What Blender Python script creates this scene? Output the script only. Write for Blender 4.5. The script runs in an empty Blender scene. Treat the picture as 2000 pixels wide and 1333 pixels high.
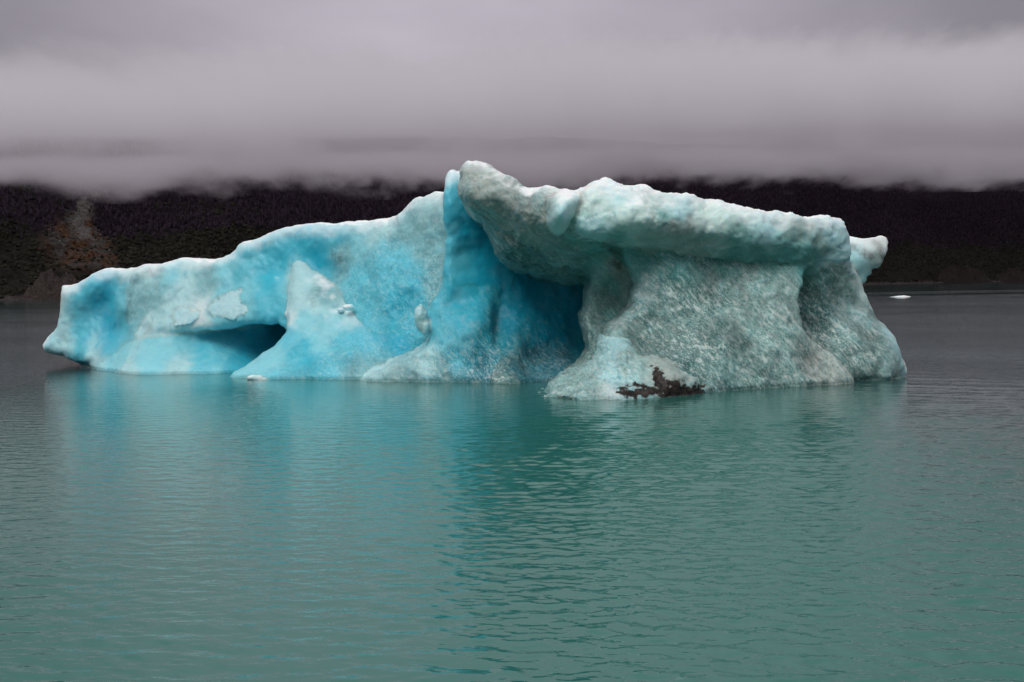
import bpy, math, random
import numpy as np
from mathutils import Matrix, Vector

# ------------------------------------------------------------------ camera, sky, sun, exposure
sc = bpy.context.scene
COL = sc.collection
FPX, CX, CY = 2400.0, 1000.0, 666.5          # focal length and centre, in photo pixels
CAM_H, PITCH, ROLL = 5.0, math.atan(109.5 / 2400.0), 0.0142
cp, sp = math.cos(PITCH), math.sin(PITCH)
F_ = np.array([0, cp, -sp]); U0 = np.array([0, sp, cp]); R0 = np.array([1.0, 0, 0])
R_ = R0 * math.cos(ROLL) - U0 * math.sin(ROLL)
U_ = U0 * math.cos(ROLL) + R0 * math.sin(ROLL)
cam_d = bpy.data.cameras.new('camera')
cam_d.lens = 36.0 * FPX / 2000.0
cam_d.sensor_width = 36.0
cam_d.clip_start = 0.1
cam_d.clip_end = 30000
cam = bpy.data.objects.new('camera', cam_d)
COL.objects.link(cam)
cam.matrix_world = Matrix(((R_[0], U_[0], -F_[0], 0), (R_[1], U_[1], -F_[1], 0),
                           (R_[2], U_[2], -F_[2], CAM_H), (0, 0, 0, 1)))
sc.camera = cam

SUN_EL, SUN_AZ = math.radians(48), math.radians(205)   # azimuth clockwise from +Y: behind the camera, to the left
world = bpy.data.worlds.new('World')
sc.world = world
world.use_nodes = True


class NT:
    """small node-tree helper"""
    def __init__(s, tree):
        s.t = tree
        tree.nodes.clear()

    def n(s, typ, **kw):
        nd = s.t.nodes.new(typ)
        for k, v in kw.items():
            if k.startswith('_'):
                setattr(nd, k[1:], v)
        for k, v in kw.items():
            if k.startswith('_'):
                continue
            key = int(k[1:]) if (k[0] == 'i' and k[1:].isdigit()) else k.replace('__', ' ')
            sock = nd.inputs[key]
            if hasattr(v, 'is_output') or isinstance(v, bpy.types.NodeSocket):
                s.t.links.new(v, sock)
            else:
                sock.default_value = v
        return nd

    def math(s, op, a, b=None, clamp=False):
        nd = s.t.nodes.new('ShaderNodeMath')
        nd.operation = op
        nd.use_clamp = clamp
        for i, v in enumerate((a, b)):
            if v is None:
                continue
            if isinstance(v, bpy.types.NodeSocket):
                s.t.links.new(v, nd.inputs[i])
            else:
                nd.inputs[i].default_value = v
        return nd.outputs[0]

    def mix(s, fac, a, b, typ='RGBA', blend='MIX'):
        nd = s.t.nodes.new('ShaderNodeMix')
        nd.data_type = typ
        if typ == 'RGBA':
            nd.blend_type = blend
            ia, ib, o = 6, 7, 2
        else:
            ia, ib, o = 2, 3, 0
        for i, v in ((0, fac), (ia, a), (ib, b)):
            if isinstance(v, bpy.types.NodeSocket):
                s.t.links.new(v, nd.inputs[i])
            else:
                if typ == 'RGBA' and i != 0 and len(v) == 3:
                    v = (*v, 1)
                nd.inputs[i].default_value = v
        return nd.outputs[o]

    def ramp(s, fac, stops, interp='LINEAR'):
        nd = s.t.nodes.new('ShaderNodeValToRGB')
        s.t.links.new(fac, nd.inputs[0])
        cr = nd.color_ramp
        cr.interpolation = interp
        while len(cr.elements) < len(stops):
            cr.elements.new(0.5)
        for e, (p, c) in zip(cr.elements, stops):
            e.position = p
            if not hasattr(c, '__len__'):
                c = (c, c, c)
            e.color = (*c, 1) if len(c) == 3 else c
        return nd.outputs[0]

    def rng(s, v, a, b, c=0.0, d=1.0, smooth=True):
        nd = s.t.nodes.new('ShaderNodeMapRange')
        nd.interpolation_type = 'SMOOTHSTEP' if smooth else 'LINEAR'
        s.t.links.new(v, nd.inputs[0])
        for i, x in zip((1, 2, 3, 4), (a, b, c, d)):
            if isinstance(x, bpy.types.NodeSocket):
                s.t.links.new(x, nd.inputs[i])
            else:
                nd.inputs[i].default_value = x
        return nd.outputs[0]

    def noise(s, vec, scale, detail=4.0, rough=0.55, dist=0.0):
        nd = s.n('ShaderNodeTexNoise', Vector=vec, Scale=scale, Detail=detail, Roughness=rough, Distortion=dist)
        return nd.outputs[0]

    def mapping(s, vec, scale=(1, 1, 1), rot=(0, 0, 0), loc=(0, 0, 0)):
        nd = s.n('ShaderNodeMapping', Vector=vec, Scale=scale, Rotation=rot, Location=loc)
        return nd.outputs[0]


# overcast sky: a Nishita sky seen through a closed grey deck, brighter towards the zenith (CIE overcast)
w = NT(world.node_tree)
tc = w.n('ShaderNodeTexCoord').outputs['Generated']
sky = w.n('ShaderNodeTexSky', _sky_type='NISHITA', _sun_disc=False, _sun_elevation=SUN_EL, _sun_rotation=SUN_AZ,
          _air_density=1.0, _dust_density=3.0, _ozone_density=1.0).outputs[0]
sep = w.n('ShaderNodeSeparateXYZ', Vector=tc)
zup = w.math('MAXIMUM', sep.outputs[2], 0.0)
grad = w.ramp(zup, [(0.0, (0.285, 0.255, 0.285)), (0.05, (0.33, 0.30, 0.335)), (0.13, (0.43, 0.395, 0.445)),
                    (0.21, (0.44, 0.405, 0.465)), (0.30, (0.46, 0.44, 0.49)), (0.6, (0.84, 0.84, 0.86)), (1.0, (1.15, 1.15, 1.15))])
m1 = w.mapping(tc, scale=(3.0, 3.0, 6.0), loc=(0.31, 0.1, 0.2))
n1 = w.noise(m1, 1.0, 3.0, 0.45)
m2 = w.mapping(tc, scale=(7, 7, 15.0), rot=(0, 0.25, 0), loc=(4.1, 0.1, 0.7))
n2 = w.noise(m2, 1.0, 4.0, 0.5)
patch = w.math('ADD', w.rng(n1, 0.3, 0.7, 0.93, 1.10), w.rng(n2, 0.3, 0.7, -0.05, 0.05))
# lens vignette put into the sky colour: brightest straight ahead, dimmed to either side
side = w.rng(w.math('ABSOLUTE', w.math('ADD', sep.outputs[0], 0.02)), 0.05, 0.44, 1.08, 0.62)
patch = w.math('MULTIPLY', patch, side)
cloud = w.mix(1.0, grad, w.n('ShaderNodeCombineXYZ', X=patch, Y=patch, Z=patch).outputs[0], blend='MULTIPLY')
bg1 = w.n('ShaderNodeBackground', Color=cloud, Strength=1.0)
bg2 = w.n('ShaderNodeBackground', Color=sky, Strength=0.05)
mx = w.n('ShaderNodeMixShader', Fac=0.06)
world.node_tree.links.new(bg1.outputs[0], mx.inputs[1])
world.node_tree.links.new(bg2.outputs[0], mx.inputs[2])
w.n('ShaderNodeOutputWorld', Surface=mx.outputs[0])

sun_d = bpy.data.lights.new('sun', 'SUN')
sun_d.energy = 1.5
sun_d.angle = math.radians(30)
sun_d.color = (1.0, 0.97, 0.94)
sun = bpy.data.objects.new('sun', sun_d)
COL.objects.link(sun)
sd = Vector((math.sin(SUN_AZ) * math.cos(SUN_EL), math.cos(SUN_AZ) * math.cos(SUN_EL), math.sin(SUN_EL)))
sun.rotation_euler = (-sd).to_track_quat('-Z', 'Y').to_euler()
sun.location = (0, 0, 60)

vs = sc.view_settings
sc.display_settings.display_device = 'sRGB'
vs.view_transform = 'Standard'
vs.look = 'None'
vs.exposure = 0.0
vs.gamma = 1.0
vs.use_curve_mapping = False
sc.render.engine = 'CYCLES'
cy = sc.cycles
cy.use_denoising = True
cy.denoiser = 'OPENIMAGEDENOISE'
cy.max_bounces = 8
cy.diffuse_bounces = 3
cy.glossy_bounces = 3
cy.transmission_bounces = 4
cy.volume_bounces = 3
cy.transparent_max_bounces = 8
cy.caustics_reflective = False
cy.caustics_refractive = False
cy.sample_clamp_indirect = 6.0


# ------------------------------------------------------------------ helpers
def pix(u, v, Y):
    """the point at distance Y that the photograph shows at pixel (u, v)"""
    d = R_ * ((u - CX) / FPX) + U_ * (-(v - CY) / FPX) + F_
    t = Y / d[1]
    return np.array([d[0] * t, Y, CAM_H + d[2] * t])


def tag(o, label=None, cat=None, group=None, kind=None):
    if label: o['label'] = label
    if cat: o['category'] = cat
    if group: o['group'] = group
    if kind: o['kind'] = kind
    return o


def empty(name, loc):
    o = bpy.data.objects.new(name, None)
    o.location = loc
    COL.objects.link(o)
    return o


def mesh_obj(name, verts, faces, mat, parent=None, smooth=True):
    """verts (n,3) array, faces (m,3|4) int array -> ONE mesh object"""
    me = bpy.data.meshes.new(name)
    verts = np.asarray(verts, np.float32)
    faces = np.asarray(faces, np.int32)
    k = faces.shape[1]
    me.vertices.add(len(verts))
    me.vertices.foreach_set('co', verts.ravel())
    me.loops.add(faces.size)
    me.loops.foreach_set('vertex_index', faces.ravel())
    me.polygons.add(len(faces))
    me.polygons.foreach_set('loop_start', np.arange(0, faces.size, k, dtype=np.int32))
    me.polygons.foreach_set('use_smooth', np.full(len(faces), smooth))
    me.update(calc_edges=True)
    if mat: me.materials.append(mat)
    o = bpy.data.objects.new(name, me)
    COL.objects.link(o)
    if parent is not None:
        o.parent = parent
        o.matrix_parent_inverse = Matrix.Identity(4)
    return o


def fattr(o, name, vals, color=False):
    a = o.data.attributes.new(name, 'FLOAT_COLOR' if color else 'FLOAT', 'POINT')
    if color:
        c = np.ones((len(vals), 4), np.float32)
        c[:, :3] = vals
        a.data.foreach_set('color', c.ravel())
    else:
        a.data.foreach_set('value', np.asarray(vals, np.float32).ravel())


def material(name):
    m = bpy.data.materials.new(name)
    m.use_nodes = True
    return m, NT(m.node_tree)


# numpy gradient noise ---------------------------------------------------------
_rs = np.random.RandomState(11)
_PERM = np.concatenate([_rs.permutation(256)] * 3).astype(np.int64)
_G = _rs.normal(size=(256, 3)); _G /= np.linalg.norm(_G, axis=1)[:, None]
_G = _G.astype(np.float32)


def gnoise(p):
    p = np.asarray(p, np.float32)
    i = np.floor(p).astype(np.int64)
    f = p - i
    i &= 255
    u = f * f * f * (f * (f * 6 - 15) + 10)
    out = 0
    for dx in (0, 1):
        wx = u[..., 0] if dx else 1 - u[..., 0]
        for dy in (0, 1):
            wy = u[..., 1] if dy else 1 - u[..., 1]
            for dz in (0, 1):
                wz = u[..., 2] if dz else 1 - u[..., 2]
                h = _PERM[_PERM[_PERM[(i[..., 0] + dx)] + i[..., 1] + dy] + i[..., 2] + dz]
                g = _G[h]
                out = out + wx * wy * wz * (g[..., 0] * (f[..., 0] - dx) + g[..., 1] * (f[..., 1] - dy) + g[..., 2] * (f[..., 2] - dz))
    return out * 1.5


def fbm(p, octv=4, gain=0.5, lac=2.03, seed=0.0):
    p = np.asarray(p, np.float32) + seed
    a, s = 1.0, 0
    for _ in range(octv):
        s = s + a * gnoise(p)
        p = p * lac + 17.3
        a *= gain
    return s


def stack(*a):
    return np.stack(np.broadcast_arrays(*[np.asarray(x, np.float32) for x in a]), axis=-1)


def sstep(x, a, b):
    t = np.clip((x - a) / (b - a), 0, 1)
    return t * t * (3 - 2 * t)


def poly_sd(px, pz, poly):
    """signed distance (negative inside) to a closed polygon"""
    n = len(poly)
    d = np.full(px.shape, 1e9, np.float64)
    s = np.zeros(px.shape, bool)
    for i in range(n):
        ax, az = poly[i]
        bx, bz = poly[(i + 1) % n]
        ex, ez = bx - ax, bz - az
        wx, wz = px - ax, pz - az
        t = np.clip((wx * ex + wz * ez) / (ex * ex + ez * ez + 1e-12), 0, 1)
        d = np.minimum(d, (wx - ex * t) ** 2 + (wz - ez * t) ** 2)
        c = (az > pz) != (bz > pz)
        xi = ax + (pz - az) * ex / (ez if abs(ez) > 1e-9 else 1e-9)
        s ^= c & (px < xi)
    d = np.sqrt(d)
    return np.where(s, -d, d)


def rbf(pts, vals, c=1.2, reg=0.02):
    pts = np.asarray(pts, float); vals = np.asarray(vals, float)
    n = len(pts)
    A = np.sqrt(((pts[:, None] - pts[None]) ** 2).sum(-1) + c * c)
    P = np.hstack([np.ones((n, 1)), pts])
    M = np.zeros((n + 3, n + 3))
    M[:n, :n] = -A + -reg * np.eye(n)
    M[:n, n:] = P
    M[n:, :n] = P.T
    w_ = np.linalg.solve(M, np.concatenate([vals, np.zeros(3)]))

    def f(x, z):
        o = w_[n] + w_[n + 1] * x + w_[n + 2] * z
        for k in range(n):
            o = o - w_[k] * np.sqrt((x - pts[k, 0]) ** 2 + (z - pts[k, 1]) ** 2 + c * c)
        return o
    return f


def smax(a, b, k):
    h = np.maximum(k - np.abs(a - b), 0) / k
    return np.maximum(a, b) + h * h * k * 0.25


def smin(a, b, k):
    h = np.maximum(k - np.abs(a - b), 0) / k
    return np.minimum(a, b) - h * h * k * 0.25


# ------------------------------------------------------------------ the iceberg
# colours of the ice itself (dense blue ice, bubbly pale ice, silty grey-green ice, dirt)
TINT = dict(
    B=(0.010, 0.40, 0.56), A=(0.035, 0.47, 0.61), C=(0.10, 0.52, 0.64), L=(0.23, 0.61, 0.69),
    P=(0.42, 0.68, 0.71), W=(0.74, 0.84, 0.85), E=(0.62, 0.79, 0.75), T=(0.11, 0.36, 0.34),
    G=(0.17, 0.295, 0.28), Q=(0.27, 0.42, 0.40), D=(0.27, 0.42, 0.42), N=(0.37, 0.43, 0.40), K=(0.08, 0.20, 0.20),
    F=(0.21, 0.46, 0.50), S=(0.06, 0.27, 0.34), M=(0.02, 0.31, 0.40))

# every mass: outline and front surface as (u, v, distance), edge rounding, thickness, ice colour points (u, v, tint, grain)
PARTS = [
 dict(name='blue_wall', k=1.0, th=9,
  poly=[(110,558,81),(145,552,80.5),(170,535,80),(200,525,79.5),(235,522,79),(290,515,78),(350,508,77),(415,502,76.3),(450,488,76),(465,470,75.6),
        (500,458,75.2),(545,446,75),(600,437,74.5),(660,436,73.5),(720,428,72.5),(770,418,71.5),(790,400,71),(815,381,70.5),(845,377,70),(880,374,69.5),
        (900,420,70),(900,620,70),(900,800,69),(600,800,73),(575,640,75),(553,627,75.5),(500,636,75),(450,641,74.6),(395,645,74.6),(340,652,74.6),(290,668,74.8),(250,683,75),(215,700,76),(185,716,78),
        (150,711,80.5),(120,699,81),(86,690,81.5),(81,678,81.5),(95,655,81.5),(105,635,81.3),(111,600,81.2)],
  front=[(100,670,80.8),(110,560,81.0),(150,620,80.3),(180,580,80.1),(208,590,80.0),(210,650,79.6),(226,600,79.0),(245,560,78.8),(250,640,78.0),(200,690,78.3),(290,590,77),(300,660,75.6),(380,600,75.6),
         (380,520,76.6),(460,500,76),(440,620,74.8),(540,500,75.4),(520,560,74.7),(545,590,73.6),(600,470,74.4),(600,600,73.2),(640,520,74.0),(700,470,72.7),(700,580,70.8),(780,440,71.6),(760,540,70.2),
         (850,400,69.9),(850,500,69.3),(850,600,67.8),(700,700,68.5),(850,720,66.5)],
  cols=[(115,600,'P',.1),(130,660,'P',.1),(150,590,'C',0),(160,650,'C',0),(170,570,'C',.0),(200,600,'B',0),(215,580,'B',0),(210,650,'B',0),(235,570,'C',0),(240,630,'C',.1),(245,545,'P',.1),(290,530,'P',.1),(330,520,'L',.1),
        (255,590,'F',.3),(280,600,'F',.2),(300,560,'F',.2),(350,570,'P',.1),(400,550,'F',.2),(330,610,'P',.2),(290,650,'P',.2),(400,610,'W',.1),(440,600,'L',.1),(480,575,'L',.1),(450,560,'L',.1),(440,530,'L',.1),
        (480,500,'C',0),(520,475,'C',0),(460,545,'C',.0),(520,545,'A',0),(560,520,'A',0),(600,470,'A',0),(620,500,'B',0),(580,545,'P',.1),(600,455,'C',0),(640,540,'A',.1),
        (500,600,'C',.1),(540,610,'C',.1),(650,460,'C',.1),(665,500,'F',.3),(650,550,'F',.3),(700,480,'L',.3),(700,560,'C',.4),(740,450,'P',.3),(760,520,'C',.4),(720,620,'C',.3),(780,600,'A',.4),
        (800,440,'F',.4),(815,400,'P',.3),(850,400,'P',.3),(840,480,'F',.4),(850,540,'F',.6),(820,560,'A',.5),(855,580,'F',.7),(800,520,'C',.4),(830,620,'A',.5),(760,680,'A',.4),(185,690,'P',.1),(150,695,'C',.1)]),
 dict(name='left_foot', k=0.6, th=8,
  poly=[(150,716,82),(180,692,80),(215,660,78),(260,620,78),(340,600,78),(420,590,80),(640,590,80),(640,830,76),(430,780,72),(300,760,71.5),(150,760,80)],
  front=[(158,716,81.5),(200,726,76.5),(250,731,73.3),(300,733,72.2),(380,731,72.4),(460,727,73.6),(205,698,77.9),(250,676,77.0),(300,695,74.0),(300,660,75.9),(340,650,76.3),(380,690,74.9),(340,610,79.5),(260,630,79.5),
         (400,665,76.2),(450,690,75.6),(440,655,77.2),(520,650,78.8),(500,690,77.2),(560,700,78.2),(500,610,80)],
  cols=[(170,712,'P',.1),(230,700,'L',.1),(300,700,'L',.1),(250,725,'P',.2),(350,720,'P',.2),(400,700,'C',.1),(330,670,'L',.1),(400,660,'C',0),(440,690,'C',.1),(500,650,'A',0),(480,700,'A',0),(540,650,'M',0),(430,725,'L',.2)]),
 dict(name='middle_slope', k=1.0, th=9,
  poly=[(574,507,73.6),(563,540,72.6),(556,580,71.8),(549,612,71.3),(554,632,71),(552,652,70.6),(530,675,70.2),(500,695,69.8),(470,715,69.3),(430,741,68.6),(430,790,68),(900,800,64),(900,600,68),(800,640,69),(720,600,71),(650,560,72.5),(610,530,73.3)],
  front=[(574,520,74.3),(600,560,72.8),(560,620,71.8),(620,620,70.6),(560,670,70.0),(470,730,68.9),(430,741,68.7),(500,744,67.6),(600,744,66.9),(700,745,66.2),(840,748,65),(640,680,68.4),(740,690,67.6),(700,640,69.2),(800,660,67.8),(820,700,66.5),(660,590,71.5),(720,620,70.1)],
  cols=[(576,520,'P',.1),(600,560,'P',.1),(570,580,'P',.1),(640,570,'F',.2),(610,600,'P',.1),(560,620,'W',.1),(600,630,'L',.1),(660,620,'L',.1),(680,605,'W',.1),(560,660,'C',.1),(620,650,'L',.2),(540,700,'L',.1),
        (600,690,'A',.2),(680,670,'C',.3),(740,650,'B',.2),(780,680,'B',.3),(640,720,'C',.4),(470,730,'L',.2),(560,735,'C',.4),(700,720,'F',.6),(740,720,'F',.6),(700,690,'C',.5),(790,640,'A',.3),(760,620,'C',.3),(820,680,'M',.4)]),
 dict(name='blue_tower', k=0.9, th=8,
  poly=[(871,345,66.5),(874,331,66.5),(882,326,66.6),(892,329,66.8),(910,322,67),(960,330,67),(1050,380,67),(1200,420,66),(1300,500,66),(1300,800,64),(860,800,64),(862,640,66),(874,580,66.5),(871,520,66.5),(866,430,66.5),(867,380,66.5)],
  front=[(875,340,66.3),(900,340,66.9),(880,420,65.9),(875,520,65.8),(910,420,66.4),(940,500,67.0),(900,570,66.0),(980,560,67.2),(1050,580,67.8),(1120,580,68.6),(1000,640,65.8),(1080,660,66.8),(1140,640,68.0),
         (970,700,63.9),(1050,720,64.6),(1130,710,66.0),(965,752,62.4),(880,640,67.5),(880,740,67.0),(930,700,66.5),(940,620,67.0),(1030,753,62.0),(1090,751,62.8),(1180,745,63.5)],
  cols=[(880,335,'L',.1),(882,380,'C',.05),(874,450,'C',.1),(880,500,'C',.1),(910,400,'B',0),(920,450,'B',0),(950,500,'B',0),(900,540,'A',.05),(940,560,'B',.05),(1000,550,'B',.0),(1060,580,'B',.05),(1120,600,'B',.1),
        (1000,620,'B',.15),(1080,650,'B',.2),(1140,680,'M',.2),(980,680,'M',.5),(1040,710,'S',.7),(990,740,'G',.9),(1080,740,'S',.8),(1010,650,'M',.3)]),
 dict(name='inner_slope', k=0.7, th=7,
  poly=[(700,746,65),(722,728,65.2),(760,712,65.2),(800,700,65.2),(830,680,65.1),(838,655,65.2),(828,640,65.4),(836,615,65.4),(850,590,65.6),(868,565,66),(872,520,66.4),(900,480,66.6),(955,480,66.8),(966,560,66.0),(966,600,65.2),(958,640,64.6),(966,670,64.2),(975,700,63.8),(966,725,63.2),(958,752,62.8),(958,800,62),(690,800,64)],
  front=[(705,745,65.0),(780,746,64.3),(870,748,63.5),(950,751,62.9),(800,710,64.7),(860,690,64.2),(920,690,63.9),(860,640,64.8),(920,630,64.6),(900,580,65.9),(950,600,65.4),(900,530,66.7),(940,540,67.2)],
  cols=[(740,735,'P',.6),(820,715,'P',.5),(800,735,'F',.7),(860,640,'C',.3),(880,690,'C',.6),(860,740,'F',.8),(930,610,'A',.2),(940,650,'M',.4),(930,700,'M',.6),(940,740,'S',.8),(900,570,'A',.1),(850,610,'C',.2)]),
 dict(name='overhang', k=0.9, th=9,
  poly=[(896,335,60.4),(902,321,60.6),(913,316,60.8),(935,319,60.8),(955,328,60.6),(970,337,60.3),(985,348,60),(1005,357,59.8),(1020,366,59.5),(1036,372,59.3),(1052,368,59.2),(1068,365,59),(1085,367,58.8),(1105,372,58.5),(1122,370,58.3),(1150,368,58),(1200,400,58),(1300,470,60),
        (1250,520,62),(1200,540,62.3),(1160,553,62.6),(1110,546,63.2),(1060,541,63.6),(1010,528,63.6),(984,510,63.4),(968,486,63.2),(955,460,62.8),(940,436,62),(918,414,61.2),(902,390,60.6),(893,362,60.3)],
  front=[(905,330,60.2),(905,370,59.7),(940,330,60.2),(935,395,59.5),(980,360,59.3),(985,425,59.4),(1040,385,58.2),(1045,440,58.2),(1100,385,57.5),(1100,440,57.2),(1150,420,56.9),(1150,470,58.3),(1200,480,59.3),
         (960,450,61.2),(1000,490,61.6),(1060,490,60.6),(1060,530,63),(1110,500,60.6),(1120,535,62.6),(1160,540,62.2),(1180,500,60.2),(990,515,63.2)],
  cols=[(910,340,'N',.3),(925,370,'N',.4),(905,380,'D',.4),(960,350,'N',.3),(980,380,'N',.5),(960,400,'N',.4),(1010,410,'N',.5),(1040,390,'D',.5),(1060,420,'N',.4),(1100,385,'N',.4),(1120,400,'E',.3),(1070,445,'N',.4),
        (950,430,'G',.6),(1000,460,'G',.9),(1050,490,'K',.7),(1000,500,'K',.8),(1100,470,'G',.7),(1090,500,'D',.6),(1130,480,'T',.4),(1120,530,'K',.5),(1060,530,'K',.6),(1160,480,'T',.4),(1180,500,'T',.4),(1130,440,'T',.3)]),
 dict(name='hanging_lobe', k=0.9, th=4,
  poly=[(1068,382,57.4),(1090,372,57.5),(1125,373,57.3),(1138,385,57.2),(1132,415,57),(1118,435,57),(1110,452,57.1),(1094,459,57.2),(1078,452,57.3),(1066,440,57.4),(1063,420,57.5),(1060,400,57.6)],
  front=[(1065,400,57.0),(1090,380,56.9),(1125,385,56.6),(1095,415,56.0),(1120,420,56.2),(1094,452,56.6)],
  cols=[(1095,420,'P',.2),(1120,385,'P',.2),(1075,395,'D',.4),(1080,440,'E',.2),(1105,385,'E',.3)]),
 dict(name='top_slab', k=0.55, th=11,
  poly=[(1129,452,56.6),(1128,420,56.5),(1134,392,56.6),(1142,370,56.7),(1158,356,56.9),(1170,347,57),(1186,344,57.1),(1205,350,57.1),(1240,361,57.2),(1275,371,57.3),(1330,374,57.5),(1360,378,57.7),(1392,379,57.9),(1415,388,58.1),(1440,398,58.2),(1470,401,58.5),(1520,411,58.9),(1580,420,59.4),(1625,424,59.8),(1652,430,60),
        (1659,445,60.2),(1662,462,60.3),(1668,485,60.5),(1670,515,60.6),(1655,545,61),(1560,540,61),(1450,520,60.3),(1330,505,59.5),(1230,490,59),(1180,474,58.3),(1150,466,57.5)],
  front=[(1135,440,56.4),(1140,380,56.8),(1180,350,57.7),(1170,410,56.3),(1165,458,56.5),(1220,380,56.8),(1230,452,56.2),(1220,476,57.2),(1300,390,57.6),(1300,458,56.9),(1290,488,58.1),(1350,420,57.2),(1400,400,58.2),(1400,464,57.6),(1400,497,58.7),(1440,430,57.8),(1500,425,58.6),(1500,474,58.3),
         (1500,506,59.3),(1540,450,58.6),(1600,440,59.6),(1590,484,59.3),(1590,516,60.1),(1655,450,60.3),(1655,500,60.6)],
  cols=[(1140,400,'E',.2),(1180,360,'W',.1),(1180,400,'E',.1),(1160,440,'P',.1),(1210,430,'E',.1),(1200,380,'P',.1),(1260,400,'E',.1),(1280,430,'E',.1),(1330,400,'P',.1),(1340,440,'N',.2),(1310,420,'T',.05),(1390,420,'E',.1),(1450,420,'E',.1),(1500,440,'P',.1),(1560,440,'Q',.1),(1620,450,'P',.1),
        (1200,470,'T',.1),(1280,472,'Q',.2),(1360,478,'Q',.3),(1440,480,'T',.2),(1540,485,'T',.1),(1600,480,'Q',.1),(1580,510,'T',.2),(1480,500,'T',.3),(1655,480,'P',.1),(1655,510,'P',.2)]),
 dict(name='rear_wall', k=0.9, th=9,
  poly=[(1500,470,61.5),(1640,495,61.8),(1672,518,61.8),(1692,545,61.9),(1702,560,62),(1712,580,62.1),(1722,610,62.2),(1733,630,62.3),(1745,645,62.4),(1760,665,62.5),(1766,690,62.6),(1774,712,62.6),(1781,738,62.6),(1790,800,61),(1500,810,60)],
  front=[(1530,560,61.8),(1575,540,61.0),(1580,600,61.7),(1590,640,61.5),(1620,560,61.4),(1640,510,60.9),(1640,640,61.4),(1640,690,60.7),(1600,720,60.6),(1700,600,62.6),(1690,540,62.2),(1710,680,61.6),(1700,746,60.9),(1650,749,60.6),(1775,738,62.5),(1755,680,62.3),(1740,710,61.7)],
  cols=[(1590,530,'T',.4),(1590,570,'G',.8),(1590,620,'K',1),(1620,660,'G',1),(1650,560,'Q',.8),(1650,620,'D',1),(1640,690,'G',1),
        (1690,560,'E',.3),(1710,620,'D',.8),(1700,660,'G',.9),(1745,670,'P',.4),(1765,715,'P',.4),(1700,730,'G',.9),(1740,730,'Q',.8)]),
 dict(name='right_wall', k=0.35, th=11,
  poly=[(1205,470,59.6),(1400,470,60),(1520,490,60.6),(1592,505,60.8),(1577,525,60.2),(1568,550,59.8),(1563,585,59.5),(1565,615,59.3),(1577,640,59.2),(1598,665,59.2),(1622,690,59.3),(1645,715,59.4),(1670,745,59.6),(1690,800,59),
        (1050,810,52),(1090,765,55.6),(1130,742,56.6),(1160,728,57),(1186,700,57.4),(1190,672,57.6),(1192,650,57.7),(1202,638,57.8),(1218,625,58),(1233,606,58.2),(1240,585,58.4),(1246,560,58.6),(1235,530,59),(1215,500,59.4)],
  front=[(1220,490,59.2),(1300,510,58.7),(1400,512,59.1),(1500,520,59.6),(1580,510,60.2),(1260,570,58.0),(1220,640,57.4),(1200,700,56.8),(1300,600,57.8),(1400,600,58.2),(1500,600,58.7),(1330,680,57.0),(1430,690,57.0),(1400,765,55.8),(1330,768,55.6),(1500,700,57.3),(1500,759,57.2),(1150,760,55.8),
         (1555,560,59.4),(1555,640,58.7),(1600,710,58.8),(1600,752,58.4),(1650,748,59.2)],
  cols=[(1230,500,'T',.3),(1300,510,'T',.6),(1400,515,'T',.7),(1500,515,'T',.5),(1560,515,'T',.4),(1260,570,'D',.8),(1300,560,'G',.9),(1380,560,'G',1),(1450,560,'Q',1),(1530,560,'Q',.7),(1545,600,'Q',.8),(1220,640,'Q',.8),(1260,650,'G',.9),(1330,640,'G',1),(1400,640,'G',1),(1480,640,'Q',1),
        (1300,700,'G',.9),(1380,700,'G',1),(1460,700,'G',1),(1540,680,'Q',1),(1600,710,'N',.9),(1640,740,'N',.9),(1560,745,'Q',1),(1420,755,'K',1),(1350,730,'K',.9),(1480,740,'G',1)]),
 dict(name='inner_pillar', k=0.6, th=5,
  poly=[(1150,470,60.4),(1250,470,60.4),(1262,560,60.2),(1250,640,60),(1230,800,58.5),(1080,800,57),(1098,753,58.2),(1120,728,58.8),(1140,705,59.3),(1152,686,59.6),(1150,655,60),(1144,622,60.2),(1150,600,60.4),(1153,570,60.5),(1158,548,60.6),(1152,510,60.5)],
  front=[(1160,480,60.4),(1200,500,60.5),(1170,560,60.9),(1230,560,61.2),(1160,620,60.7),(1210,640,60.8),(1160,690,60.0),(1110,750,58.0),(1170,740,58.4)],
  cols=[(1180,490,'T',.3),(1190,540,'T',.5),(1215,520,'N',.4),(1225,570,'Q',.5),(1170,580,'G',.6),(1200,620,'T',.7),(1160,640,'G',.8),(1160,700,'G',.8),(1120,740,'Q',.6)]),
 dict(name='dirty_foot', k=0.5, th=6,
  poly=[(1066,779,54.0),(1084,768,54.4),(1096,756,54.8),(1108,744,55),(1130,740,55.1),(1150,727,55.2),(1168,718,55.3),(1180,706,55.3),(1184,688,55.3),(1192,672,55.4),(1206,670,55.4),(1222,676,55.3),(1236,690,55.1),(1252,704,54.9),(1268,712,54.8),(1288,710,54.8),(1308,716,54.8),(1328,728,54.9),(1346,745,55),(1366,760,55.1),(1390,769,55.4),(1400,810,54),(1050,810,52)],
  front=[(1070,778,54.0),(1120,781,53.0),(1170,783,52.6),(1240,780,52.8),(1320,774,53.8),(1385,769,55.2),(1120,755,54.3),(1190,690,55.1),(1190,735,54.1),(1240,740,54.0),(1285,725,54.5),(1340,755,54.6)],
  cols=[(1090,775,'Q',.7),(1130,760,'Q',.8),(1200,680,'P',.4),(1200,730,'P',.7),(1160,750,'Q',.6),(1240,720,'Q',.6),(1230,760,'P',.7),(1290,725,'N',.3),(1330,745,'N',.4),(1180,775,'W',.5),(1370,765,'D',.5)]),
 dict(name='horn', k=0.18, th=2.2,
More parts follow.
